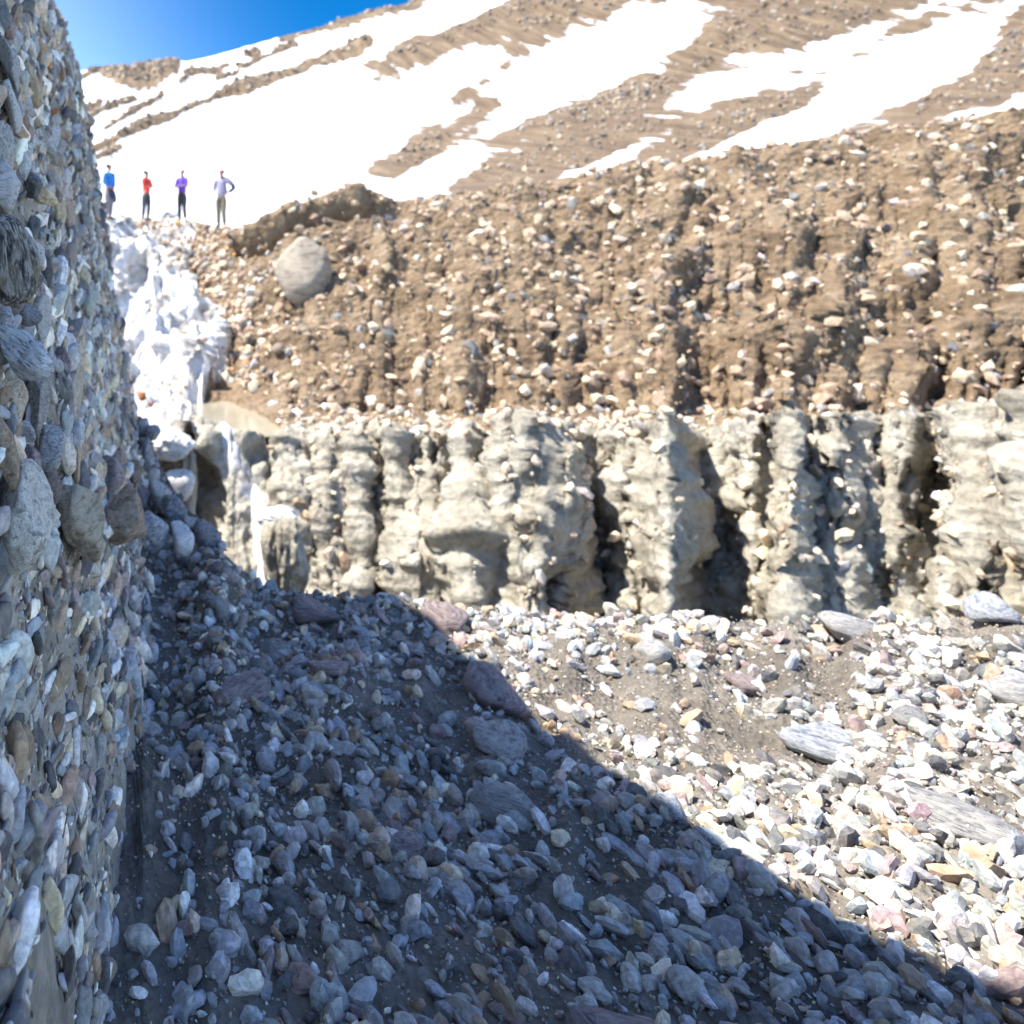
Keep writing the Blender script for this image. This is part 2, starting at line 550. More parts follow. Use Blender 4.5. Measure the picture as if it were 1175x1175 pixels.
# snow: gentle sastrugi; scree bands stand proud
snow = seg2 >= 9
far = np.clip((YY - 30) / 60, 0, 1)
d += snow * (0.10 * fbm(P * np.array([0.5, 0.12, 0.12]), 4, 61) + far * 1.0 * fbm(P * np.array([0.06, 0.02, 0.02]), 4, 62)) * np.clip((YY - crest_Y[None, :]) / 3, 0, 1) * np.where(seg2 >= 12, 0.0, 1.0)


def seg_dist(px, py, pts):
    best = np.full(px.shape, 1e9)
    for (x0, y0, r0), (x1, y1, r1) in zip(pts[:-1], pts[1:]):
        ex, ey = x1 - x0, y1 - y0
        t = np.clip(((px - x0) * ex + (py - y0) * ey) / (ex * ex + ey * ey), 0, 1)
        r = r0 + (r1 - r0) * t
        dd = np.hypot(px - x0 - ex * t, (py - y0 - ey * t)) / r
        best = np.minimum(best, dd)
    return best


bands = [
    [(100, 178, 3), (118, 171, 5), (140, 159, 4), (165, 147, 6), (185, 139, 6), (205, 131, 3), (235, 123, 1.8), (258, 114, 3), (275, 104, 9), (300, 94, 9), (318, 88, 6), (345, 78, 5), (420, 52, 9)],
    [(98, 142, 1.8), (120, 131, 3), (140, 122, 3), (156, 117, 2.5)],
    [(120, 150, 1.6), (145, 137, 2.5), (165, 124, 3.2), (188, 113, 1.6)],
    [(100, 131, 2.2), (114, 125, 3)],
    [(206, 98, 3), (222, 89, 4.5), (245, 84, 4.5), (262, 75, 1.8)],
    [(248, 95, 1.4), (270, 86, 2.2), (285, 76, 2.2), (315, 61, 2.2), (340, 51, 3)],
    [(282, 66, 2.5), (296, 62, 4)],
    [(96, 92, 1.5), (112, 84, 1.8), (122, 80, 3)],
    [(114, 82, 2), (130, 86, 12), (150, 86, 18), (165, 86, 21), (180, 83, 20), (193, 76, 14), (203, 71, 4)],
    [(322, 44, 3), (340, 37, 6), (400, 22, 12), (470, 2, 16)],
    [(108, 186, 2), (122, 180, 3), (138, 172, 2.5)],
]
rock = np.zeros_like(PX)
for bd in bands:
    rock = np.maximum(rock, 1.05 - 0.62 * seg_dist(PX, PYb, bd))
# beyond the photograph's right edge the flank turns to bare scree with snow streaks
ca = PX * 0.93 - (PYb) * -0.38
cb = PX * 0.36 + PYb * 0.93
streak = fbm(np.stack([ca * 0.006, cb * 0.030, 0 * PX], -1), 2, 71) + 0.35 * fbm(np.stack([ca * 0.035, cb * 0.05, 0 * PX], -1), 4, 72)
extra = np.clip((PX - 345) / 120, 0, 1) * np.clip((250 + 0.1 * (PX - 400) - PYb) / 60, 0, 1)
rock = np.maximum(rock, extra * (0.52 + 0.9 * streak) )
rock = np.where(snow, np.clip(rock, 0, 1), 0)
# people tread a bare patch along the crest
d += np.where(snow, 1.1 * rock * far * np.clip((PYb - ridge_y[None, :]) / 8, 0.1, 1) * (0.5 + 0.8 * fbm(P * np.array([0.30, 0.06, 0.05]), 5, 73, ridged=True)), 0)
# the rocky outcrop on the ridge has a steep broken face
oc = np.exp(-((PX - 163) / 30) ** 4 - ((PYb - 83) / 12) ** 4) * snow
d += oc * np.clip((PYb - 74) / 5, 0, 1) * 0.7 * fbm(np.stack([PX * 0.10, PYb * 0.05, 0 * PX], -1), 4, 74)

PD = P + nrm * d[..., None]
PD[..., 2] -= basin * 0.62
FACES = grid_faces(nr, nc)
flat = PD.reshape(-1, 3)


def face_mask(mk):
    r = mk[:-1, :-1]
    return r.reshape(-1)


fsnow = face_mask(snow)
fice = face_mask(ice_m)
ftr = face_mask(trick) & ~fice
fbank = face_mask((seg2 >= 4) & (seg2 <= 8)) & ~fice
fmud = face_mask((seg2 >= 1) & (seg2 <= 3)) & ~fice & ~ftr
fgul = face_mask(seg2 < 1)
sub_mesh("snow_slope", flat, FACES, fsnow, M['snow'], attrs={'rock': rock.reshape(-1)})
sub_mesh("ice_slope", flat, FACES, fice, M['ice'])
sub_mesh("earth_bank", flat, FACES, fbank, M['bank'])
sub_mesh("mud_ledge", flat, FACES, fmud, M['mud'])
sub_mesh("ice_trickle", flat, FACES, ftr, M['cleanice'])
sub_mesh("gully_floor", flat, FACES, fgul, M['mud'])


def far_point(x, y, lo=3, hi=9):
    """point of the far sheet seen at photograph pixel (x, y)"""
    j = int(np.argmin(np.abs(cols - x)))
    rows = np.where((SEG >= lo) & (SEG <= hi))[0]
    py = CY - F * PD[rows, j, 2] / PD[rows, j, 1]
    i = rows[int(np.argmin(np.abs(py - y)))]
    return PD[i, j].copy(), nrm[i, j].copy()


# the silty pool
pv, pn = [], 72
for k in range(pn):
    a = 2 * math.pi * k / pn
    r = 1 + 0.10 * math.sin(3 * a + 1) + 0.06 * math.sin(5 * a)
    pv.append((1.65 + 1.75 * r * math.cos(a) - 0.2 * math.sin(a), 16.1 + 2.9 * r * math.sin(a), pool_Z))
me = bpy.data.meshes.new("pool_water")
me.from_pydata(pv, [], [list(range(pn))])
me.materials.append(M['water'])
po = bpy.data.objects.new("pool_water", me)
COL.objects.link(po)
po["kind"] = "structure"

# ------------------------------------------------------------------ the cliff on the left
CLX, LEAN = -0.38, 0.155
Y_END = 8.2


def crest_z(Y):
    return 2.1 + np.clip(4.6 - Y, 0, 4) * 0.7  # unseen crest towards the camera raised, to throw shade over the near ground


def cliff_x(Y, Z):
    p = np.stack([Y * 1.0, Z * 1.0, 0 * Y], -1)
    n = 0.075 * fbm(p * 1.0, 3, 81) + 0.035 * fbm(p * 4, 3, 82) + 0.012 * fbm(p * 14, 3, 83)
    toe = 0.10 * np.clip((-1.15 - Z) / 0.6, 0, 2) * np.clip((Y - 2.2) / 2.0, 0, 1)
    toe = toe - 0.085 * np.exp(-((Y - 5.7) / 1.1) ** 2) * np.clip(Z - 1.2, 0, 1)
    # ends in a blunt corner at Y_END
    back = -np.clip(Y - (Y_END - 0.15), 0, 9) ** 1.5 * 2.6
    return CLX - LEAN * Z + n + toe + back


ys = np.concatenate([np.linspace(-5, 1.0, 40), np.geomspace(1.0, 8.1, 560)[1:], np.linspace(8.1, 9.6, 60)[1:]])
tz = np.linspace(0, 1, 460)
Yg, Tg = np.meshgrid(ys, tz)
cz = crest_z(Yg) + (0.10 + 0.55 * np.clip((4.8 - Yg) / 2, 0, 1)) * fbm(np.stack([Yg * 1.5, 0 * Yg, 0 * Yg], -1), 5, 84)  # the unseen raised stretch is made rougher to break up its shadow edge
over = np.clip((Tg - 0.86) / 0.14, 0, 1)
tt = np.clip(Tg / 0.86, 0, 1)
Zg = -3.2 + (cz + 3.2) * tt + over * 0.25
Xg = cliff_x(Yg, Zg) - over ** 1.3 * 3.0
CP = np.stack([Xg, Yg, Zg], -1)
link_mesh("gravel_cliff", CP.reshape(-1, 3), grid_faces(len(tz), len(ys)), M['matrix'], kind='structure')


def cliff_hit(x, y):
    """cliff point seen at photograph pixel (x, y)"""
    uu, ww = (x - CX) / F, (CY - y) / F
    Yt = np.geomspace(1.0, 9.4, 420)
    dd = uu * Yt - cliff_x(Yt, ww * Yt)
    s = np.where(dd <= 0)[0]
    if len(s) == 0:
        return None
    Yh = Yt[s[0]]
    return np.array([uu * Yh, Yh, ww * Yh])


# ------------------------------------------------------------------ near ground in the cliff's shade
gc = np.concatenate([np.arange(-700, 120, 10.0), np.arange(120, 1500, 4.0)])
ng = len(gc)
gw = fbm(np.stack([gc * 0.02, 0 * gc, 0 * gc], -1), 4, 91)
rimY = np.interp(gc, [-700, 100, 150, 165, 200, 235, 255, 300, 500, 800, 1175, 1500], [8, 8.4, 8.2, 7.0, 6.0, 5.1, 4.65, 4.5, 4.4, 4.2, 3.9, 3.6]) + gw * 0.22
rimy = np.interp(gc, [-700, 120, 150, 165, 185, 205, 235, 255, 300, 500, 800, 1175, 1500], [470, 470, 470, 492, 535, 570, 602, 634, 668, 700, 705, 700, 690])
rimZ = Zy(rimy, rimY)
gt = [0.25, 1.0]
rowsY, rowsZ = [], []
base0 = -1.72
for t in np.linspace(0, 1, 300) ** 0.8:
    Yr = 0.3 * (1 - t) + rimY * t
    rowsY.append(Yr)
    k = t ** 1.7
    rowsZ.append(base0 * (1 - k) + rimZ * k - 0.10 * np.sin(np.pi * t))
for t in np.linspace(0, 1, 60)[1:]:
    rowsY.append(rimY + 0.12 + 1.3 * t ** 0.8)
    rowsZ.append(rimZ - 0.12 - 5.6 * t ** 1.15)
gY = np.array(rowsY)
gZ = np.array(rowsZ)
gX = (gc[None, :] - CX) / F * gY
G = np.stack([gX, gY, gZ], -1)
drop = np.zeros_like(gY)
drop[300:] = 1
gd = 0.09 * fbm(G * 1.2, 4, 92) + 0.035 * fbm(G * 5, 4, 93) + 0.012 * fbm(G * 18, 3, 94)
G[..., 2] += gd * (1 - 0.5 * drop)
G[..., 1] -= drop * 0.25 * fbm(G * np.array([2.5, 2.5, 0.8]), 4, 95)
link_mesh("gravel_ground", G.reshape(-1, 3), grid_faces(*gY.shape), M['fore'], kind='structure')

# ------------------------------------------------------------------ pebbles
PAL = {
    'bluegrey': (0.205, 0.225, 0.255), 'grey': (0.24, 0.24, 0.24), 'white': (0.54, 0.52, 0.48), 'dark': (0.07, 0.075, 0.085),
    'brown': (0.22, 0.165, 0.12), 'purple': (0.19, 0.15, 0.155), 'tan': (0.38, 0.325, 0.25), 'rust': (0.48, 0.25, 0.10), 'paleblue': (0.42, 0.435, 0.46),
}
KEYS = list(PAL)


def rand_rot(n, r):
    qx = r.normal(size=(n, 4))
    qx /= np.linalg.norm(qx, axis=1)[:, None]
    w, x, y, z = qx.T
    return np.stack([np.stack([1 - 2 * (y * y + z * z), 2 * (x * y - z * w), 2 * (x * z + y * w)], -1),
                     np.stack([2 * (x * y + z * w), 1 - 2 * (x * x + z * z), 2 * (y * z - x * w)], -1),
                     np.stack([2 * (x * z - y * w), 2 * (y * z + x * w), 1 - 2 * (x * x + y * y)], -1)], -2)


def pebbles(name, pos, rad, colr, sub, mat, aspect=(1, 0.72, 0.55), rot=None, seed=0):
    """many small stones too numerous to count, as one object"""
    r = np.random.default_rng(seed)
    n = len(pos)
    shapes = [rock_points(sub, 300 + k, 8 + k % 4, 34, 0.16, 0.40) for k in range(12)]
    which = r.integers(0, 12, n)
    R = rand_rot(n, r) if rot is None else rot
    asp = np.array(aspect) * r.uniform(0.8, 1.2, (n, 3))
    V, Fc, Cc = [], [], []
    nv = len(shapes[0][0])
    for k in range(12):
        ids = np.where(which == k)[0]
        v = shapes[k][0][None] * asp[ids][:, None, :] * rad[ids][:, None, None]
        v = np.einsum('nij,nkj->nki', R[ids], v) + pos[ids][:, None, :]
        base = sum(len(x) for x in V)
        V.append(v.reshape(-1, 3))
        Fc.append((shapes[k][1][None] + (base + np.arange(len(ids)) * nv)[:, None, None]).reshape(-1, 3))
        Cc.append(np.repeat(colr[ids], nv, 0))
    return link_mesh(name, np.concatenate(V), np.concatenate(Fc), mat, kind='stuff', smooth=(sub > 2), attrs={'pebble_colour': np.concatenate(Cc)})


def colours(n, weights, r, spread=0.25):
    p = np.array([weights.get(k, 0) for k in KEYS], float)
    idx = r.choice(len(KEYS), n, p=p / p.sum())
    c = np.array([PAL[k] for k in KEYS])[idx] * 1.65
    return c * np.clip(r.uniform(1 - spread, 1 + spread, (n, 1)), 0, 1.4) * np.array([1.05, 1.0, 0.93]) * r.uniform(0.95, 1.05, (n, 3)), idx


WT = dict(bluegrey=4.0, grey=5, white=2.2, dark=4.2, brown=3.0, purple=1.8, tan=3.6, rust=0.12, paleblue=2.6)


def tilted_rot(n, r, base_tilt=0.3, jitter=0.85):
    """long axis near vertical, leaning along the cliff"""
    out = rand_rot(n, r)
    ax = r.normal(0, jitter, n) + base_tilt
    yaw = r.uniform(-0.8, 0.8, n)
    c, s = np.cos(ax), np.sin(ax)
    z = np.stack([s * 0.45, s, c], -1)
    z /= np.linalg.norm(z, axis=1)[:, None]
    x = np.stack([np.cos(yaw), np.sin(yaw), 0 * yaw], -1)
    x = x - (x * z).sum(1, keepdims=True) * z
    x /= np.linalg.norm(x, axis=1)[:, None]
    y = np.cross(z, x)
    return np.stack([z, y, x], -1)      # columns: long, middle, short axis (short axis out of the wall)


def cliff_scatter(n, Y0, Y1, r0, r1, power, sub, seed, name):
    r = np.random.default_rng(seed)
    Yp = Y0 * (Y1 / Y0) ** r.uniform(0, 1, n) if Y0 > 0 else r.uniform(Y0, Y1, n)
    zmax = np.minimum(crest_z(Yp), 0.42 * Yp + 0.3)
    zmin = np.maximum(-1.9, -1.02 * Yp - 0.2)
    Zp = zmin + (zmax - zmin) * r.uniform(0, 1, n)
    rad = r0 + (r1 - r0) * r.uniform(0, 1, n) ** power
    bare = fbm(np.stack([Yp * 1.5, Zp * 1.5, 0 * Yp], -1), 3, 86)
    sx_, sy_ = CX + F * cliff_x(Yp, Zp) / Yp, CY - F * Zp / Yp
    big = (sx_ < 62) & (sy_ > 175) & (sy_ < 640)          # the corner built of large blocks
    k = (bare > -0.22 - 0.2 * r.uniform(0, 1, n)) & ~(big & (r.uniform(0, 1, n) < 0.6))
    Yp, Zp, rad = Yp[k], Zp[k], rad[k]
    n = len(Yp)
    Xp = cliff_x(Yp, Zp) + rad * r.uniform(-0.05, 0.45, n)
    c, _ = colours(n, WT, r, 0.35)
    return pebbles(name, np.stack([Xp, Yp, Zp], -1), rad, c, sub, M['gravel'], (1.35, 0.75, 0.5), tilted_rot(n, r), seed)


cliff_scatter(2600, 1.1, 3.4, 0.010, 0.050, 2.0, 3, 101, "near_cliff_gravel")
cliff_scatter(7000, 2.6, 8.35, 0.012, 0.075, 2.5, 2, 104, "cliff_gravel")
cliff_scatter(8000, 1.1, 5.0, 0.004, 0.013, 1.6, 1, 102, "cliff_grit")
cliff_scatter(7000, 4, 8.4, 0.012, 0.034, 2.0, 1, 103, "far_cliff_gravel")

# near ground gravel
r = np.random.default_rng(5)
n = 36000
ii = (r.uniform(0, 1, n) ** 0.75 * 299).astype(int)
jj = r.integers(0, ng, n)
pos = G[ii, jj].copy()
dens = fbm(pos * np.array([0.9, 0.9, 0]), 4, 96) + 0.25 * r.uniform(-1, 1, n)
ok = (pos[:, 0] > -0.35) & (pos[:, 1] > 0.9) & (dens > -0.12)
pos = pos[ok]
n = len(pos)
rad = 0.005 + 0.055 * r.uniform(0, 1, n) ** 4.0
pos[:, :2] += r.normal(0, 0.02, (n, 2))
pos[:, 2] += rad * 0.15
c, _ = colours(n, dict(bluegrey=6, grey=6, white=0.7, dark=2.5, brown=1.4, purple=1.2, tan=1.2, paleblue=1.2), r)
pebbles("ground_gravel", pos, rad, c, 2, M['gravel'], (1, 0.78, 0.55), None, 6)


n = 30000
ii = (r.uniform(0, 1, n) ** 0.75 * 299).astype(int)
jj = r.integers(0, ng, n)
pos = G[ii, jj].copy()
pos = pos[(pos[:, 0] > -0.35) & (pos[:, 1] > 0.9)]
n = len(pos)
pos[:, :2] += r.normal(0, 0.03, (n, 2))
c, _ = colours(n, dict(bluegrey=4, grey=6, white=0.7, dark=2.5, brown=3, purple=1.2, tan=3, paleblue=0.6), r, 0.35)
pebbles("ground_grit", pos, 0.003 + 0.006 * r.uniform(0, 1, n) ** 2, c, 1, M['gravel'], (1, 0.8, 0.65), None, 8)

# larger rocks lying about the near ground
r = np.random.default_rng(15)
NEAR_ROCKS = []
while len(NEAR_ROCKS) < 24:
    i, j = int(r.integers(60, 296)), int(r.integers(0, ng))
    g_ = G[i, j]
    if g_[0] < 0.35 or g_[0] > 5 or g_[1] < 1.6 or any(np.linalg.norm(g_ - q_[0]) < 0.35 for q_ in NEAR_ROCKS):
        continue
    NEAR_ROCKS.append((g_.copy(), r.uniform(0.05, 0.15), r.uniform(0, 6.28), int(r.integers(0, 8)), ['grey', 'bluegrey', 'grey', 'purple'][int(r.integers(0, 4))]))


# rubble over the far bank
def bank_scatter(n, x0, x1, y_off0, y_off1, r0, r1, power, wt, seed, name, lo=7, hi=8, sub=1, keep=None):
    r = np.random.default_rng(seed)
    rows = np.where((SEG >= lo) & (SEG <= hi))[0]
    jj = np.searchsorted(cols, r.uniform(x0, x1, n)).clip(0, nc - 1)
    ii = rows[r.integers(0, len(rows), n)]
    p = PD[ii, jj].copy()
    k = np.ones(n, bool) if keep is None else keep(PX[ii, jj], PYb[ii, jj], r)
    p = p[k]
    nn = len(p)
    rad = r0 + (r1 - r0) * r.uniform(0, 1, nn) ** power
    p += nrm[ii, jj][k] * (rad * r.uniform(-0.55, 0.18, nn))[:, None] + r.normal(0, 0.04, (nn, 3))
    c, _ = colours(nn, wt, r, 0.2)
    return pebbles(name, p, rad, c, sub, M['gravel_far'], (1, 0.8, 0.65), None, seed)


WB = dict(tan=6, white=0.8, brown=8, grey=1.2, rust=0.4, purple=0.4, dark=0.6)


def keep_bank(px, py, r):
    icr = np.interp(py, [240, 256, 266, 285, 300, 314, 338, 346, 352, 400, 440, 462, 490], [128, 142, 154, 166, 180, 200, 208, 232, 258, 262, 268, 262, 226])
    right = px > icr - 5 + r.normal(0, 5, len(px))
    # the stony strips of the bank
    strip = ((py < 348) & (px < 262)) | ((px < 300 + r.normal(0, 10, len(px))) & (py > 340)) | (r.uniform(0, 1, len(px)) < 0.22)
    return right & strip


bank_scatter(7500, 130, 345, 0, 0, 0.02, 0.16, 2.8, WB, 111, "bank_rubble", keep=keep_bank, sub=2)
bank_scatter(9000, 338, 1390, 0, 0, 0.02, 0.24, 4.5, dict(tan=4, brown=9, grey=1.2, dark=0.8), 112, "far_bank_rubble")
bank_scatter(420, 110, 262, 0, 0, 0.03, 0.15, 2.0, dict(grey=4, bluegrey=2, tan=4, brown=2, dark=1), 113, "ice_rubble", lo=7, hi=8,
             keep=lambda px, py, r: (px < 262) & (r.uniform(0, 1, len(px)) < np.where(py < 262, 0.9, 0.35)))
bank_scatter(9000, 120, 1390, 0, 0, 0.02, 0.17, 4.0, dict(tan=6, white=1.2, grey=2, brown=1.5), 114, "ledge_rubble", lo=1, hi=6,
             keep=lambda px, py, r: (px < 216) | (px > 322) | (py > 497) & (r.uniform(0, 1, len(px)) < np.where(px < 345, 0.12, 0.6)))

rk_rows, rk_cols = np.where((rock > 0.62) & (SEG[:, None] >= 10) & (SEG[:, None] <= 11))
r = np.random.default_rng(131)
pick = r.integers(0, len(rk_rows), 14000)
p = PD[rk_rows[pick], rk_cols[pick]].copy()
rad = (0.05 + 0.30 * r.uniform(0, 1, len(p)) ** 4.0) * np.clip(p[:, 1] / 60, 0.4, 1.6)
p += np.stack([r.normal(0, 0.12, len(p)), r.normal(0, 0.3, len(p)), rad * 0.1], -1)
c, _ = colours(len(p), dict(tan=5, brown=8, grey=1.0, dark=1.5), r, 0.3)
pebbles("scree", p, rad, c * 0.62, 1, M['gravel_far'], (1, 0.85, 0.7), None, 132)

# ------------------------------------------------------------------ stones one can tell apart
LIB = {}


def stone_mesh(sub, seed, mat, **kw):
    key = (sub, seed, mat, tuple(sorted(kw.items())))
    if key not in LIB:
        v, f = rock_points(sub, seed, **kw)
        me = bpy.data.meshes.new("stone")
        me.from_pydata([tuple(x) for x in v], [], [tuple(int(q) for q in x) for x in f])
        me.polygons.foreach_set("use_smooth", [True] * len(me.polygons))
        me.materials.append(M[mat])
        LIB[key] = me
    return LIB[key]


taken = []      # pixel circles already used on the cliff


def cliff_stone(x, y, w, h, roll, mat, label, name='stone', seed=1, sub=4, out=0.8, depth=None, cat='stone', **kw):
    p = cliff_hit(max(x, -6), y)
    Y = p[1]
    # stand the stone out of the wall: the wall is seen at a grazing angle
    Y = max(0.62 * Y, Y - out * (w / F * Y / 2) / 0.20)
    grow = 1.34 if (x < 75 and y > 170) or y > 530 else 1.16
    sx, sz = w / F * Y / 2 * grow, h / F * Y / 2 * min(grow, 1.26)
    sy = depth if depth else 0.35 * (sx + sz) + 0.5 * sx
    p = ray(x, y, Y + 0.15 * sy)
    o = bpy.data.objects.new(name, stone_mesh(sub, seed, mat, **kw))
    COL.objects.link(o)
    o.location = p
    o.rotation_euler = (0, math.radians(roll), 0)
    o.scale = (sx, sy, sz)
    tag(o, label, cat, "large stones held in the gravel cliff")
    taken.append((x, y, 0.5 * max(w, h) * 0.8))
    return o


S = cliff_stone
S(11, 70, 26, 68, -10, 'paleblue', "long pale grey-blue slab standing upright at the top left of the cliff", seed=11)
S(13, 122, 22, 56, -6, 'white', "cream pointed stone directly below the long pale grey-blue slab", seed=12)
S(33, 131, 17, 30, -4, 'white', "single whitish egg-shaped stone right of the cream pointed stone", seed=13, rough=0.04, planes=14, sharp=9.0, dmin=0.72)
S(3, 172, 22, 62, 4, 'lichen', "pale pinkish-white stone at the left edge above the blue-white boulder", seed=14)
S(3, 220, 42, 66, 8, 'paleblue', "smooth blue-white boulder at the left edge above the black striped boulder", seed=15, sub=5, name='boulder', cat='boulder')
S(6, 297, 62, 98, -8, 'striped', "big boulder with black and white stripes and a tan underside at the left edge", seed=16, sub=5, name='boulder', cat='boulder', out=1.0, planes=14, sharp=14.0, dmin=0.66, rough=0.08)
S(38, 288, 20, 44, -14, 'paleblue', "flat pale blue triangular stone touching the right of the black striped boulder", seed=17)
S(37, 322, 22, 26, 20, 'dark', "dark angular stone tucked under the pale blue triangular stone", seed=18)
S(33, 363, 24, 26, 20, 'bluegrey', "round smooth grey-blue pebble in front of a white crescent stone", seed=19, rough=0.04, planes=14, sharp=9.0, dmin=0.72, out=1.1)
S(47, 368, 22, 52, 6, 'white', "white crescent-shaped stone behind the round grey-blue pebble", seed=20, out=0.6)
S(20, 352, 16, 26, 10, 'purple', "small purplish stone just left of the round grey-blue pebble", seed=21)
S(4, 376, 22, 44, 4, 'bluegrey', "blue-grey block at the left edge above the veined slab", seed=22, planes=8)
S(29, 405, 66, 46, 32, 'veined', "big white and blue veined slab pointing down to the right", seed=23, sub=5, out=1.2, name='boulder', cat='boulder')
S(15, 455, 32, 58, -6, 'round_tan', "rounded tan stone with rusty orange rim under the veined slab", seed=24, sub=5, rough=0.04, planes=14, sharp=9.0, dmin=0.72, out=0.9)
S(45, 464, 32, 84, 8, 'grey', "tall grey streaked stone right of the rounded tan stone", seed=25, sub=5)
S(71, 418, 17, 48, -8, 'purple', "pinkish-grey tall stone right of the veined slab tip", seed=26)
S(28, 495, 24, 19, 30, 'bluegrey', "small blue oval stone under the rounded tan stone", seed=27, out=1.1)
S(57, 511, 24, 46, 4, 'bluegrey', "smooth dark blue stone with a pointed top beneath the grey streaked stone", seed=28, out=0.9)
S(4, 520, 24, 92, -8, 'brown', "long red-brown stone leaning against the left edge low on the cliff", seed=29)
S(37, 532, 26, 58, -16, 'purple', "purple-grey stone leaning over the speckled pale rock", seed=30)
S(58, 556, 20, 44, 0, 'purple', "dark purple-brown stone under the smooth dark blue stone", seed=31)
S(28, 596, 76, 108, -14, 'lichen', "massive speckled pale rock at the bottom left of the photo", seed=32, sub=5, out=0.8, name='boulder', cat='boulder')
S(84, 438, 20, 150, 6, 'tan', "tall pale tan slab running up the middle of the cliff", seed=33, sub=5, out=0.3)
S(92, 592, 40, 92, -10, 'tan', "tan rock with grey patches between the speckled pale rock and the brown block", seed=34, sub=5)
S(136, 600, 54, 74, -4, 'brown', "large brown-grey block with streaks at the foot of the cliff", seed=35, sub=5, name='boulder', cat='boulder')
S(122, 549, 32, 44, -16, 'purple', "striped brown stone sitting on top of the brown-grey block", seed=36, out=1.0)
S(155, 543, 16, 30, -4, 'brown', "small dark red stone right of the striped brown stone", seed=37, out=1.0)
S(141, 541, 14, 24, 0, 'bluegrey', "small steel-blue stone between the striped brown and dark red stones", seed=38)
S(91, 264, 15, 15, 20, 'paleblue', "pale blue round stone jutting out of the middle of the cliff", seed=39, out=1.3)
S(103, 350, 8, 22, -6, 'white', "narrow white stone, left one of a pair on the cliff", seed=40)
S(112, 344, 7, 20, -6, 'white', "narrow white stone, right one of a pair on the cliff", seed=41)
S(57, 272, 9, 12, 20, 'rust', "small bright orange stone right of the flat pale blue triangular stone", seed=42)
S(62, 130, 11, 15, 0, 'rust', "orange-tan stone high on the cliff near the skyline", seed=43)
S(63, 247, 16, 18, 10, 'bluegrey', "blue-grey stone with a flat top left of the jutting pale round stone", seed=44)
S(37, 215, 22, 30, -20, 'dark', "dark slate stone right of the smooth blue-white boulder", seed=45)
S(69, 312, 17, 34, 6, 'tan', "pale tan stone in the centre of the cliff above the tall tan slab", seed=46)

# medium stones between them
tint = dict(bluegrey='blue-grey', grey='plain grey', white='whitish', dark='dark slate', brown='brown', purple='purple-brown', tan='tan', rust='orange', paleblue='pale blue')


def zone(x, y):
    if y < 160:
        return "high on the cliff towards the skyline"
    if y < 300:
        return "level with the four people"
    if y < 450:
        return "halfway down the cliff"
    return "low on the cliff near its foot"


r = np.random.default_rng(77)
count, tries = 0, 0
p_w = np.array([WT.get(k, 0) for k in KEYS], float)
p_w /= p_w.sum()
while count < 215 and tries < 12000:
    tries += 1
    x, y = r.uniform(2, 160), r.uniform(4, 626)
    if any((x - a) ** 2 + ((y - bq) * 0.8) ** 2 < (cq + 3.2) ** 2 for a, bq, cq in taken):
        continue
    hit = cliff_hit(x, y)
    if hit is None or hit[1] > 8.0 or hit[2] > crest_z(hit[1]) - 0.1:
        continue
    Y = hit[1]
    wr = r.uniform(0.022, 0.058) if r.uniform() < 0.55 else r.uniform(0.055, 0.11)
    if x < 72 and y > 150 or y > 470:
        wr = r.uniform(0.05, 0.095)          # the big blocks sit low and near
    hpx = wr * 2 * F / Y
    if hpx < 7.5:
        continue
    if any((x - a) ** 2 + ((y - bq) * 0.8) ** 2 < (cq + hpx * 0.42) ** 2 for a, bq, cq in taken):
        continue
    k = KEYS[r.choice(len(KEYS), p=p_w)]
    if k == 'rust':
        k = 'tan'
    o = bpy.data.objects.new('stone', stone_mesh(3, 500 + int(r.integers(0, 9)), k))
    COL.objects.link(o)
    o.location = (cliff_x(np.array([hit[1]]), np.array([hit[2]]))[0] + 0.3 * wr, hit[1], hit[2])
    R = tilted_rot(1, r)[0]
    o.rotation_mode = 'QUATERNION'
    o.rotation_quaternion = Matrix(R.tolist()).to_quaternion()
    o.scale = (wr, wr * r.uniform(0.6, 0.85), wr * r.uniform(0.45, 0.7))
    tag(o, f"{tint[k]} stone packed among others {zone(x, y)}", 'stone', f"{tint[k]} stones {zone(x, y)}")
    taken.append((x, y, hpx * 0.42))
    count += 1


for g_, sz, rz, sdn, mk in NEAR_ROCKS:
    o = bpy.data.objects.new('rock', stone_mesh(4, 540 + sdn, mk))
    COL.objects.link(o)
    o.location = g_ + np.array([0, 0, sz * 0.2])
    o.rotation_euler = (0.2 * math.sin(rz * 3), 0.2 * math.cos(rz * 5), rz)
    o.scale = (sz * 1.2, sz * 0.85, sz * 0.6)
    tn = dict(grey='grey', bluegrey='blue-grey', purple='purple-brown')[mk]
    tag(o, f"loose {tn} rock on the near ground, larger than the gravel around it", 'rock', f"loose {tn} rocks on the near ground")


def far_stone(x, y, w, h, mat, label, roll=0, seed=1, lo=3, hi=9, name='rock', Y=None, depth=1.0, cat='rock', sub=4, sink=0.2, **kw):
    if Y is None:
        p, _ = far_point(x, y + h * 0.5, lo, hi)
        Y = p[1]
    c = ray(x, y, Y)
    o = bpy.data.objects.new(name, stone_mesh(sub, seed, mat, **kw))
    COL.objects.link(o)
    o.location = c
    o.rotation_euler = (0, math.radians(roll), 0)
    sx, sz = w / F * Y / 2 * 1.1, h / F * Y / 2 * 1.1
    o.scale = (sx, 0.5 * (sx + sz) * depth, sz)
    tag(o, label, cat)
    return o


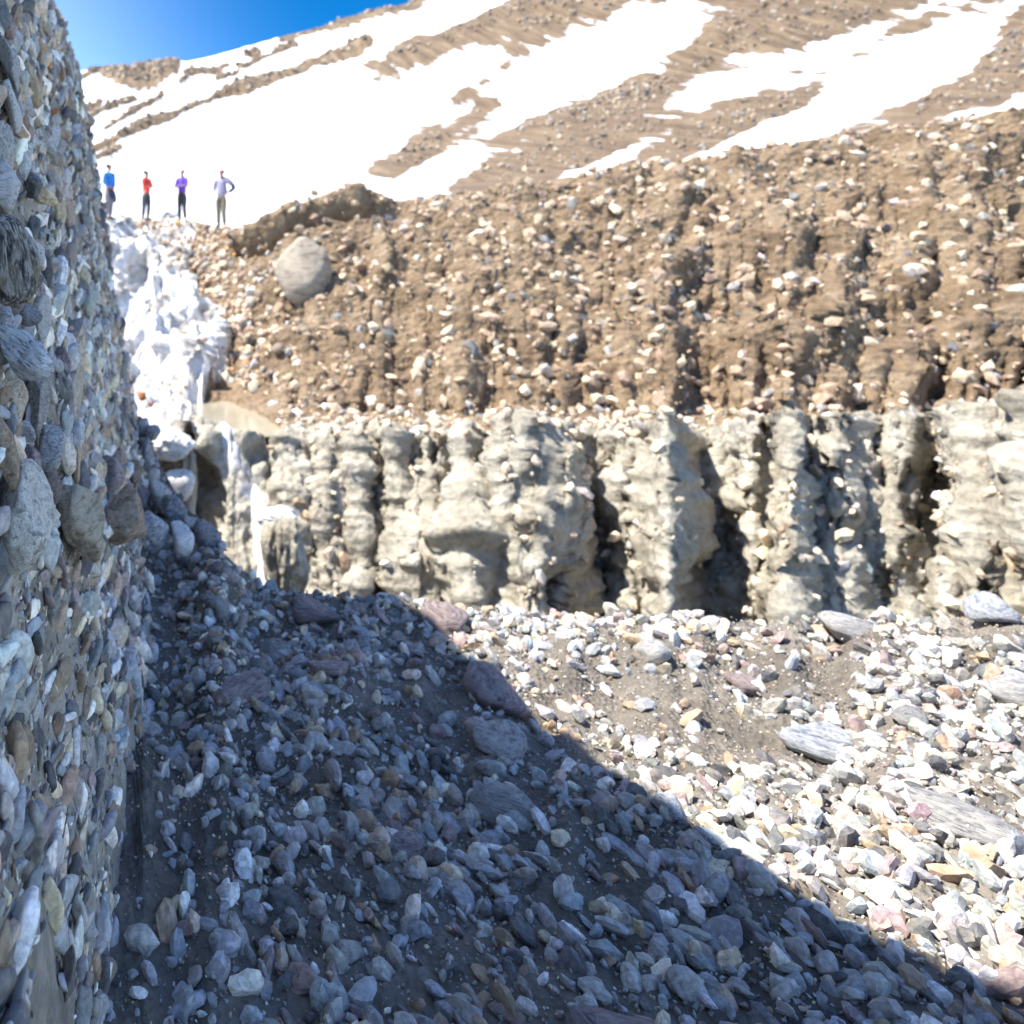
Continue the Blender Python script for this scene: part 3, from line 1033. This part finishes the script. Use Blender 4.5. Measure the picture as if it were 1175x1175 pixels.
far_stone(350, 316, 66, 84, 'beige', "huge smooth grey-tan boulder jutting from the brown bank at the right", roll=-4, seed=61, sub=5, name='boulder', cat='boulder', Y=18.9, rough=0.05, planes=14, sharp=10.0, dmin=0.7)
far_stone(289, 335, 13, 14, 'white', "bright white angular rock alone on the brown bank", seed=62)
far_stone(320, 470, 22, 30, 'white', "pale grey wedge-shaped rock at the right end of the pool", roll=-24, seed=63, planes=8, Y=15.6)
far_stone(325, 491, 24, 20, 'tan', "low pinkish-tan rock under the pale wedge-shaped rock", seed=64, Y=14.6)
far_stone(163, 455, 9, 15, 'rust', "bright orange upright rock on dirty ice at the foot of the ice slope", roll=-14, seed=65, Y=11.6)
far_stone(173, 465, 6, 9, 'rust', "small orange rock just right of the larger orange rock", roll=20, seed=66, Y=11.6)
far_stone(227, 507, 9, 8, 'white', "small white stone on the lip of the mud ledge", seed=67, Y=13.2)
far_stone(198, 246, 21, 11, 'paleblue', "flat blue-grey slab lying on snow between the red and the purple shirts", seed=68, Y=28.6, planes=7)
far_stone(189, 250, 9, 5, 'bluegrey', "small dark blue stone at the left end of the flat slab on snow", seed=69, Y=28.2)
far_stone(148, 251, 9, 7, 'dark', "dark rock on the crest left of the person in red", seed=70)
far_stone(139, 256, 7, 6, 'grey', "grey rock on the crest nearest the cliff edge", seed=71)
far_stone(212, 279, 8, 9, 'white', "light stone high on the bank below the person in purple", seed=72)

rr = np.random.default_rng(99)
for k in range(60):
    for _ in range(60):
        x, y = rr.uniform(165, 332), rr.uniform(266, 448)
        icr = np.interp(y, [266, 285, 300, 314, 338, 346, 352, 400, 440, 462], [154, 166, 180, 200, 208, 232, 258, 262, 268, 262])
        if x > icr + 2 and (x < 300 or rr.uniform() < 0.3) and not (316 < x and 275 < y < 360):
            break
    p, nn = far_point(x, y, 7, 8)
    km = ['tan', 'tan', 'white', 'brown', 'brown'][int(rr.integers(0, 5))]
    o = bpy.data.objects.new('rock', stone_mesh(2, 520 + int(rr.integers(0, 8)), km))
    COL.objects.link(o)
    sz = rr.uniform(0.09, 0.20)
    o.location = p + nn * sz * 0.3
    o.rotation_euler = rr.uniform(0, 6.28, 3)
    o.scale = (sz, sz * rr.uniform(0.7, 0.95), sz * rr.uniform(0.6, 0.85))
    side = "on the upper bank below the people" if y < 345 else "on the lower bank above the pool"
    tag(o, f"{tint[km]} rock half sunk in brown earth {side}", 'rock', f"{tint[km]} rocks {side}")

# blue stone at the cliff foot, its tip in the sun
far_stone(238, 615, 30, 44, 'bluegrey', "blue stone with rounded pale top at the edge above the dark gap", roll=-12, seed=81, Y=4.75, rough=0.04, planes=14, sharp=9.0, dmin=0.72, name='boulder', cat='boulder')
toe = [(166, 488, 18, 30, 'bluegrey', 6.9), (176, 497, 18, 22, 'bluegrey', 6.8), (168, 520, 18, 44, 'bluegrey', 6.4), (184, 570, 26, 40, 'grey', 5.5), (200, 588, 26, 40, 'bluegrey', 5.2),
       (176, 605, 30, 46, 'bluegrey', 4.6), (207, 618, 30, 40, 'paleblue', 4.6), (178, 545, 12, 14, 'white', 6.1), (163, 570, 20, 30, 'purple', 5.4), (222, 600, 18, 26, 'paleblue', 5.0)]
toe_l = ["blue stone standing where cliff and sunlit ice meet", "blue slanted stone right of the one standing at the cliff edge", "long blue stone above the dark red stone at the cliff foot",
         "grey slab sliding down from the cliff foot", "blue slab on the slope just left of the dark gap", "long blue slab at the bottom edge beside the brown block",
         "pale blue slab at the bottom edge left of the round-topped blue stone", "small whitish stone at the cliff foot by the pale boulder", "purple-brown stone at the cliff foot behind the brown block",
         "pale blue stone leaning on the round-topped blue stone"]
for k, (q, lb) in enumerate(zip(toe, toe_l)):
    far_stone(q[0], q[1], q[2], q[3], q[4], lb, roll=[-20, -30, -8, -28, -34, -30, -36, -10, -6, -30][k], seed=90 + k, Y=q[5], name='stone', cat='stone', depth=1.2)

rr = np.random.default_rng(123)
for k in range(26):
    x = rr.uniform(158, 262)
    yt = np.interp(x, [158, 165, 185, 205, 235, 255, 262], [480, 500, 540, 575, 606, 636, 645])
    w = rr.uniform(14, 29)
    hh = w * rr.uniform(0.9, 1.7)
    y = yt + 0.55 * hh + (8 if 178 < x < 225 else 0) + rr.uniform(0, 50)
    Yd = np.interp(x, [150, 165, 200, 235, 255, 300], [7.6, 6.9, 5.9, 5.0, 4.6, 4.4]) - 0.28 * (y - yt) / 30
    mk = ['paleblue', 'paleblue', 'bluegrey', 'grey', 'white', 'purple', 'tan'][int(rr.integers(0, 7))]
    hs_ = far_stone(x, y, w, hh, mk, f"{tint[mk]} angular rock in the shaded heap at the foot of the cliff", roll=rr.uniform(-50, -10), seed=560 + k % 8, Y=Yd, name='stone', cat='stone', depth=1.3)
    hs_["group"] = f"{tint[mk]} rocks heaped at the cliff foot"

# snow-capped block of muddy ice with a white boulder beneath
blk = bpy.data.objects.new("ice_block", None)
COL.objects.link(blk)
base = ray(205, 560, 10.2)
blk.location = base
tag(blk, "snow-topped block of muddy ice overhanging the dark gap by the cliff foot", "ice block")


def block_part(name, x, y, w, h, Y, mat, seed, roll=0, flut=0.0, depth=1.0, zflat=None):
    v, f = rock_points(5, seed, 12, 12, 0.16, 0.6)
    v = v * (1 + 0.10 * fbm(v * 4 + seed, 4, seed, ridged=True))[:, None]
    sx, sz = w / F * Y / 2, h / F * Y / 2
    v = v * np.array([sx, 0.5 * (sx + sz) * depth, sz]) * 1.1
    if flut:
        a = np.arctan2(v[:, 1], v[:, 0])
        v[:, :2] *= (1 + flut * fbm(np.stack([a * 3, v[:, 2] * 0.8, 0 * a], -1), 4, seed))[:, None]
    v = v @ np.array(Euler((0, math.radians(roll), 0)).to_matrix()).T
    o = link_mesh(name, v + (ray(x, y, Y) - base), f, mat, parent=blk)
    return o


block_part("snow_cap", 193, 508, 62, 36, 10.2, M['cleanice'], 201, depth=1.2)
block_part("mud_body", 213, 560, 34, 130, 10.5, M['mud'], 202, roll=4, flut=0.25, depth=0.9)
block_part("mud_underside", 190, 534, 40, 26, 10.35, M['bank'], 203, flut=0.2)
far_stone(204, 556, 40, 38, 'white', "white rounded boulder wedged beneath the snow-topped ice block", seed=204, Y=10.0, roll=-20, name='boulder', cat='boulder', rough=0.04, planes=14, sharp=9.0, dmin=0.72)

# brown boulder with an icy rim, lower right
bb = bpy.data.objects.new("ice_rimmed_boulder", None)
COL.objects.link(bb)
base = ray(325, 640, 9.0)
bb.location = base
tag(bb, "brown muddy pillar with a white icy rim at the bottom right of the photo", "boulder")
blk = bb
block_part("mud_body", 324, 640, 46, 110, 9.0, M['mud'], 211, flut=0.3, depth=1.0)
block_part("ice_rim", 322, 594, 46, 22, 9.05, M['cleanice'], 212, flut=0.25, depth=1.4)


# ------------------------------------------------------------------ people
M['skin'] = matte("skin", (0.34, 0.19, 0.135), 0.55, 20, 0.08)
M['blue'] = matte("blue_cloth", (0.03, 0.20, 0.55))
M['red'] = matte("red_cloth", (0.65, 0.05, 0.035))
M['violet'] = matte("purple_cloth", (0.13, 0.06, 0.42))
M['lilac'] = matte("lilac_cloth", (0.36, 0.32, 0.44))
M['navy'] = matte("navy_cloth", (0.03, 0.045, 0.10))
M['black'] = matte("black_cloth", (0.018, 0.018, 0.022))
M['khaki'] = matte("khaki_cloth", (0.22, 0.19, 0.125))
M['charcoal'] = matte("charcoal_cloth", (0.045, 0.05, 0.065))
M['greycloth'] = matte("grey_cloth", (0.22, 0.21, 0.23))
M['pink'] = matte("pink_cloth", (0.55, 0.24, 0.22))
M['boot'] = matte("boot_leather", (0.025, 0.022, 0.02), 0.6)
M['hair_dark'] = matte("dark_hair", (0.035, 0.024, 0.018), 0.6)
M['hair_fair'] = matte("fair_hair", (0.20, 0.13, 0.07), 0.6)
M['cap'] = matte("cap_cloth", (0.30, 0.10, 0.10))
M['eye'] = matte("eye", (0.02, 0.015, 0.012), 0.3)


def skin_mesh(name, verts, edges, radii, mat, parent, root=0, sub=2, bulk=1.0):
    me = bpy.data.meshes.new(name)
    me.from_pydata(verts, edges, [])
    o = bpy.data.objects.new(name + "_rig", me)
    COL.objects.link(o)
    md = o.modifiers.new("skin", 'SKIN')
    md.use_smooth_shade = True
    md.branch_smoothing = 0.3
    for k, rad in enumerate(radii):
        rd = rad if isinstance(rad, tuple) else (rad, rad)
        rd = (rd[0] * bulk, rd[1] * bulk)
        me.skin_vertices[0].data[k].radius = rd
        me.skin_vertices[0].data[k].use_root = (k == root)
    s = o.modifiers.new("sub", 'SUBSURF')
    s.levels = sub
    dg = bpy.context.evaluated_depsgraph_get()
    dg.update()
    em = bpy.data.meshes.new_from_object(o.evaluated_get(dg))
    em.name = name
    bpy.data.objects.remove(o)
    em.materials.clear()
    em.materials.append(mat)
    em.polygons.foreach_set("use_smooth", [True] * len(em.polygons))
    r_ = bpy.data.objects.new(name, em)
    COL.objects.link(r_)
    r_.parent = parent
    return r_


def chain(lists):
    """lists of (key, point, radius) chains that share keys"""
    keys, vs, rs, es = {}, [], [], []
    for ch in lists:
        prev = None
        for it in ch:
            kk = it[0]
            if kk not in keys:
                keys[kk] = len(vs)
                vs.append(it[1])
                rs.append(it[2])
            if prev is not None:
                es.append((prev, keys[kk]))
            prev = keys[kk]
    return vs, es, rs


def hand(side, wrist, direction, out):
    """palm and five fingers growing from the wrist"""
    w = Vector(wrist)
    dn = Vector(direction).normalized()
    sd = Vector(out)
    sd = (sd - sd.dot(dn) * dn).normalized()
    cu = dn.cross(sd) * (0.25 if side == 'l' else -0.25)
    res = []
    palm = w + dn * 0.055
    res.append([('wr' + side, wrist, 0.026), ('palm' + side, tuple(palm), (0.036, 0.02))])
    for q, (off, ln) in enumerate(((-0.028, 0.072), (-0.010, 0.084), (0.010, 0.079), (0.028, 0.062))):
        a0 = palm + dn * 0.035 + sd * off
        res.append([('palm' + side, tuple(palm), (0.036, 0.02)), (f'f{q}a{side}', tuple(a0), 0.010),
                    (f'f{q}b{side}', tuple(a0 + dn * ln * 0.55 + cu * ln * 0.5), 0.009), (f'f{q}c{side}', tuple(a0 + dn * ln * 0.85 + cu * ln * 1.4), 0.008)])
    t0 = w + dn * 0.03 - sd * 0.034
    res.append([('wr' + side, wrist, 0.026), (f't0{side}', tuple(t0), 0.013), (f't1{side}', tuple(t0 + dn * 0.04 - sd * 0.018), 0.010)])
    return res


def person(x, yfeet, ytop, label, shirt, trousers, arms, hair='hair_dark', yaw=0.0, stance=0.11, lean=0.0, wrap=None, sleeve='long', vest=None, cap=None, lo_m=None):
    pt, _ = far_point(x, yfeet, 8, 10)
    Hgt = (yfeet - ytop) / F * pt[1]
    s = Hgt / 1.76
    root = bpy.data.objects.new("person", None)
    COL.objects.link(root)
    p = ray(x, yfeet, pt[1])
    root.location = p
    root.scale = (s, s, s)
    root.rotation_euler = (0, 0, yaw)
    tag(root, label, "person")
    lx = lean
    pel = (lx * 0.5, 0, 0.96)
    chest = (lx * 0.9, 0.0, 1.28)
    neck = (lx, 0.01, 1.49)
    head = (lx, -0.012, 1.64)
    top = (lx, 0.0, 1.715)
    hipL, hipR = (lx * .5 - 0.095, 0, 0.92), (lx * .5 + 0.095, 0, 0.92)
    kL, kR = (-stance * 0.95, -0.02, 0.50), (stance * 0.95, -0.025, 0.50)
    aL, aR = (-stance, 0.02, 0.085), (stance, 0.02, 0.085)
    tL, tR = (-stance * 1.25, -0.15, 0.035), (stance * 1.25, -0.15, 0.035)
    sL, sR = (lx * .95 - 0.165, 0, 1.43), (lx * .95 + 0.165, 0, 1.43)
    E, Wr, D, O = arms['elbow'], arms['wrist'], arms['dir'], arms['out']
    arm = lambda sd, sh, k, g: [('neckb', (lx * .97, 0, 1.44), 0.075 + g), ('sh' + sd, sh, 0.052 + g), ('el' + sd, E[k], 0.040 + g), ('wr' + sd, Wr[k], 0.027 + g)]
    # the body, one continuous surface
    lists = [
        [('pel', pel, (0.135, 0.10)), ('waist', (lx * .7, 0, 1.10), (0.118, 0.085)), ('chest', chest, (0.14, 0.095)), ('neckb', (lx * .97, 0, 1.44), 0.075), ('neck', neck, 0.05),
         ('head', head, (0.10, 0.112)), ('top', top, (0.055, 0.065))],
        [('head', head, (0.10, 0.112)), ('nose', (lx, -0.115, 1.625), 0.014)],
        [('head', head, (0.10, 0.112)), ('chin', (lx, -0.075, 1.555), 0.03)],
        [('pel', pel, (0.135, 0.10)), ('hipL', hipL, 0.088), ('kL', kL, 0.055), ('aL', aL, 0.040), ('tL', tL, 0.034)],
        [('pel', pel, (0.135, 0.10)), ('hipR', hipR, 0.088), ('kR', kR, 0.055), ('aR', aR, 0.040), ('tR', tR, 0.034)],
        arm('l', sL, 0, 0), arm('r', sR, 1, 0),
    ] + hand('l', Wr[0], D[0], O[0]) + hand('r', Wr[1], D[1], O[1])
    v, e, rr_ = chain(lists)
    skin_mesh("body", v, e, rr_, M['skin'], root)
    g = 0.014
    fr = 1.0 if sleeve == 'long' else 0.55
    cut = lambda a, b_: tuple(a[i] + (b_[i] - a[i]) * fr for i in range(3))
    sl = lambda sd, sh, k: ([('neckb', (lx * .97, 0, 1.44), 0.08), ('sh' + sd, sh, 0.070), ('el' + sd, E[k], 0.054), ('cu' + sd, tuple(Wr[k][i] * .93 + E[k][i] * .07 for i in range(3)), 0.040)]
                            if sleeve == 'long' else [('neckb', (lx * .97, 0, 1.44), 0.08), ('sh' + sd, sh, 0.072), ('hs' + sd, cut(sh, E[k]), 0.058)])
    lists = [[('hem', (lx * .5, 0, 0.88), (0.165, 0.13)), ('waist', (lx * .7, 0, 1.10), (0.145, 0.108)), ('chest', chest, (0.160, 0.115)), ('neckb', (lx * .97, 0, 1.44), 0.08), ('col', (lx, 0.01, 1.475), 0.062)],
             sl('l', sL, 0), sl('r', sR, 1)]
    v, e, rr_ = chain(lists)
    skin_mesh("shirt", v, e, rr_, M[shirt], root, bulk=1.08)
    lists = [[('wst', (lx * .5, 0, 1.02), (0.142, 0.106)), ('pel', pel, (0.148, 0.112)), ('hipL', hipL, 0.102), ('kL', kL, 0.070), ('cL', (aL[0], 0.02, 0.13), 0.058)],
             [('pel', pel, (0.148, 0.112)), ('hipR', hipR, 0.102), ('kR', kR, 0.070), ('cR', (aR[0], 0.02, 0.13), 0.058)]]
    v, e, rr_ = chain(lists)
    skin_mesh("trousers", v, e, rr_, M[trousers], root, bulk=1.12)
    for an, tn in ((aL, tL), (aR, tR)):
        v, e, rr_ = chain([[('a', (an[0], 0.03, 0.20), 0.055), ('b', (an[0], 0.035, 0.07), (0.055, 0.06)), ('c', (tn[0], tn[1], 0.045), (0.048, 0.04))]])
        skin_mesh("boot", v, e, rr_, M['boot'], root)
    v, e, rr_ = chain([[('a', (lx, 0.06, 1.60), (0.08, 0.068)), ('b', (lx, 0.032, 1.69), (0.10, 0.108)), ('c', (lx, 0.008, 1.75), (0.07, 0.085))]])
    skin_mesh("cap" if cap else "hair", v, e, rr_, M[cap or hair], root, bulk=1.12)
    for sx_ in (-0.03, 0.03):
        ev, ef = ICO[2]
        link_mesh("eye", ev * 0.011 + np.array([lx + sx_, -0.098, 1.655]), ef, M['eye'], parent=root)
    if wrap:                       # jacket knotted round the waist
        wx = wrap[1]
        v, e, rr_ = chain([[('a', (wx * .3, 0.02, 1.0), (0.165, 0.128)), ('b', (wx, -0.03, 0.86), (0.165, 0.125)), ('c', (wx * 1.5, -0.04, 0.70), (0.155, 0.10)), ('d', (wx * 1.9, -0.03, 0.52), (0.11, 0.07))],
                           [('b', (wx, -0.03, 0.86), (0.165, 0.125)), ('k', (-0.03, -0.15, 0.93), 0.035), ('s', (-0.06, -0.16, 0.72), 0.03)]])
        skin_mesh("tied_jacket", v, e, rr_, M[wrap[0]], root, bulk=1.12)
    if vest:                       # dark jacket hung over one shoulder and arm
        v, e, rr_ = chain([[('a', (0.02 + lx, 0.07, 1.45), 0.07), ('sh', (sR[0], 0.03, 1.44), 0.078), ('el', (E[1][0], E[1][1] + .01, E[1][2]), 0.064), ('w', tuple(Wr[1][i] * .8 + E[1][i] * .2 for i in range(3)), 0.05)],
                           [('a', (0.02 + lx, 0.07, 1.45), 0.07), ('bk', (0.08 + lx, 0.10, 1.2), (0.10, 0.06)), ('bl', (0.10, 0.10, 0.98), (0.09, 0.05))]])
        skin_mesh("jacket", v, e, rr_, M[vest], root, bulk=1.22)
    return root


crossed = dict(elbow=[(-0.205, -0.08, 1.16), (0.205, -0.08, 1.16)], wrist=[(0.06, -0.17, 1.19), (-0.06, -0.19, 1.17)], dir=[(1, 0.1, 0.05), (-1, 0.1, 0.05)], out=[(0, 0, 1), (0, 0, 1)])
front = dict(elbow=[(-0.215, 0.0, 1.14), (0.205, 0.0, 1.14)], wrist=[(-0.08, -0.15, 1.03), (0.08, -0.15, 1.01)], dir=[(0.6, -0.1, -0.5), (-0.6, -0.1, -0.5)], out=[(0.5, 0, 0.6), (-0.5, 0, 0.6)])
akimbo = dict(elbow=[(-0.24, 0.02, 1.15), (0.40, 0.06, 1.20)], wrist=[(-0.20, -0.12, 0.98), (0.19, -0.03, 1.02)], dir=[(0.15, -0.3, -0.9), (-0.8, -0.4, -0.3)], out=[(0, 1, 0), (0, 1, 0.2)])
person(125.0, 252.5, 187.5, "person in a bright blue shirt with a dark jacket tied on, closest to cliff", 'blue', 'greycloth', front, hair='hair_dark', yaw=0.75, stance=0.08, lean=0.02, wrap=('navy', 0.10))
person(167.5, 253, 195, "person in a red shirt and dark trousers standing with folded arms on the bank crest", 'red', 'charcoal', crossed, yaw=0.85, stance=0.13, lean=0.03)
person(209, 254.5, 194, "person in a purple shirt with a black jacket tied round the hips", 'violet', 'charcoal', crossed, hair='cap', yaw=-0.5, stance=0.10, wrap=('black', -0.03))
person(254, 262, 194, "person in a pale lilac top and khaki trousers with one hand on the hip", 'lilac', 'khaki', akimbo, hair='cap', yaw=-0.45, stance=0.09, lean=0.0, vest='navy')

# ------------------------------------------------------------------ light
EL = math.radians(61)
AZ = math.radians(-4)      # sun stands high to the left
Sdir = Vector((-math.cos(EL) * math.cos(AZ), -math.cos(EL) * math.sin(AZ), math.sin(EL)))
sd = bpy.data.lights.new("sun", 'SUN')
sd.energy = 4.0
sd.angle = math.radians(0.5)
sd.color = (1.0, 0.94, 0.84)
so = bpy.data.objects.new("sun", sd)
so.rotation_euler = Sdir.to_track_quat('Z', 'Y').to_euler()
COL.objects.link(so)

wd = bpy.data.worlds.new("World")
SC.world = wd
wd.use_nodes = True
nt = wd.node_tree
sky = nt.nodes.new("ShaderNodeTexSky")
sky.sky_type = 'NISHITA'
sky.sun_disc = False
sky.sun_elevation = EL
sky.sun_rotation = math.atan2(Sdir.x, Sdir.y)
sky.altitude = 4000
sky.air_density = 1.0
sky.dust_density = 0.2
sky.ozone_density = 3.5
bg = nt.nodes["Background"]
bg.inputs["Strength"].default_value = 0.145
hs = nt.nodes.new("ShaderNodeHueSaturation")
hs.inputs["Saturation"].default_value = 1.0
nt.links.new(sky.outputs[0], hs.inputs["Color"])
tc = nt.nodes.new("ShaderNodeTexCoord")
dp = nt.nodes.new("ShaderNodeVectorMath")
dp.operation = 'DOT_PRODUCT'
dp.inputs[1].default_value = Vector((0.45, 0.85, 0.45)).normalized()
nt.links.new(tc.outputs["Generated"], dp.inputs[0])
mr = nt.nodes.new("ShaderNodeMapRange")
mr.interpolation_type = 'SMOOTHSTEP'
mr.inputs[1].default_value = 0.80
mr.inputs[2].default_value = 0.97
nt.links.new(dp.outputs["Value"], mr.inputs[0])
pol = mix(nt, mr.outputs[0], (1.0, 1.0, 1.0), (0.02, 0.36, 0.56))
nt.links.new(mix(nt, 1.0, hs.outputs[0], pol, 'MULTIPLY'), bg.inputs["Color"])

SC.view_settings.view_transform = 'Standard'
SC.view_settings.look = 'None'
SC.view_settings.exposure = 1.5
SC.view_settings.gamma = 1
SC.render.engine = 'CYCLES'
SC.cycles.use_denoising = True
SC.cycles.max_bounces = 6
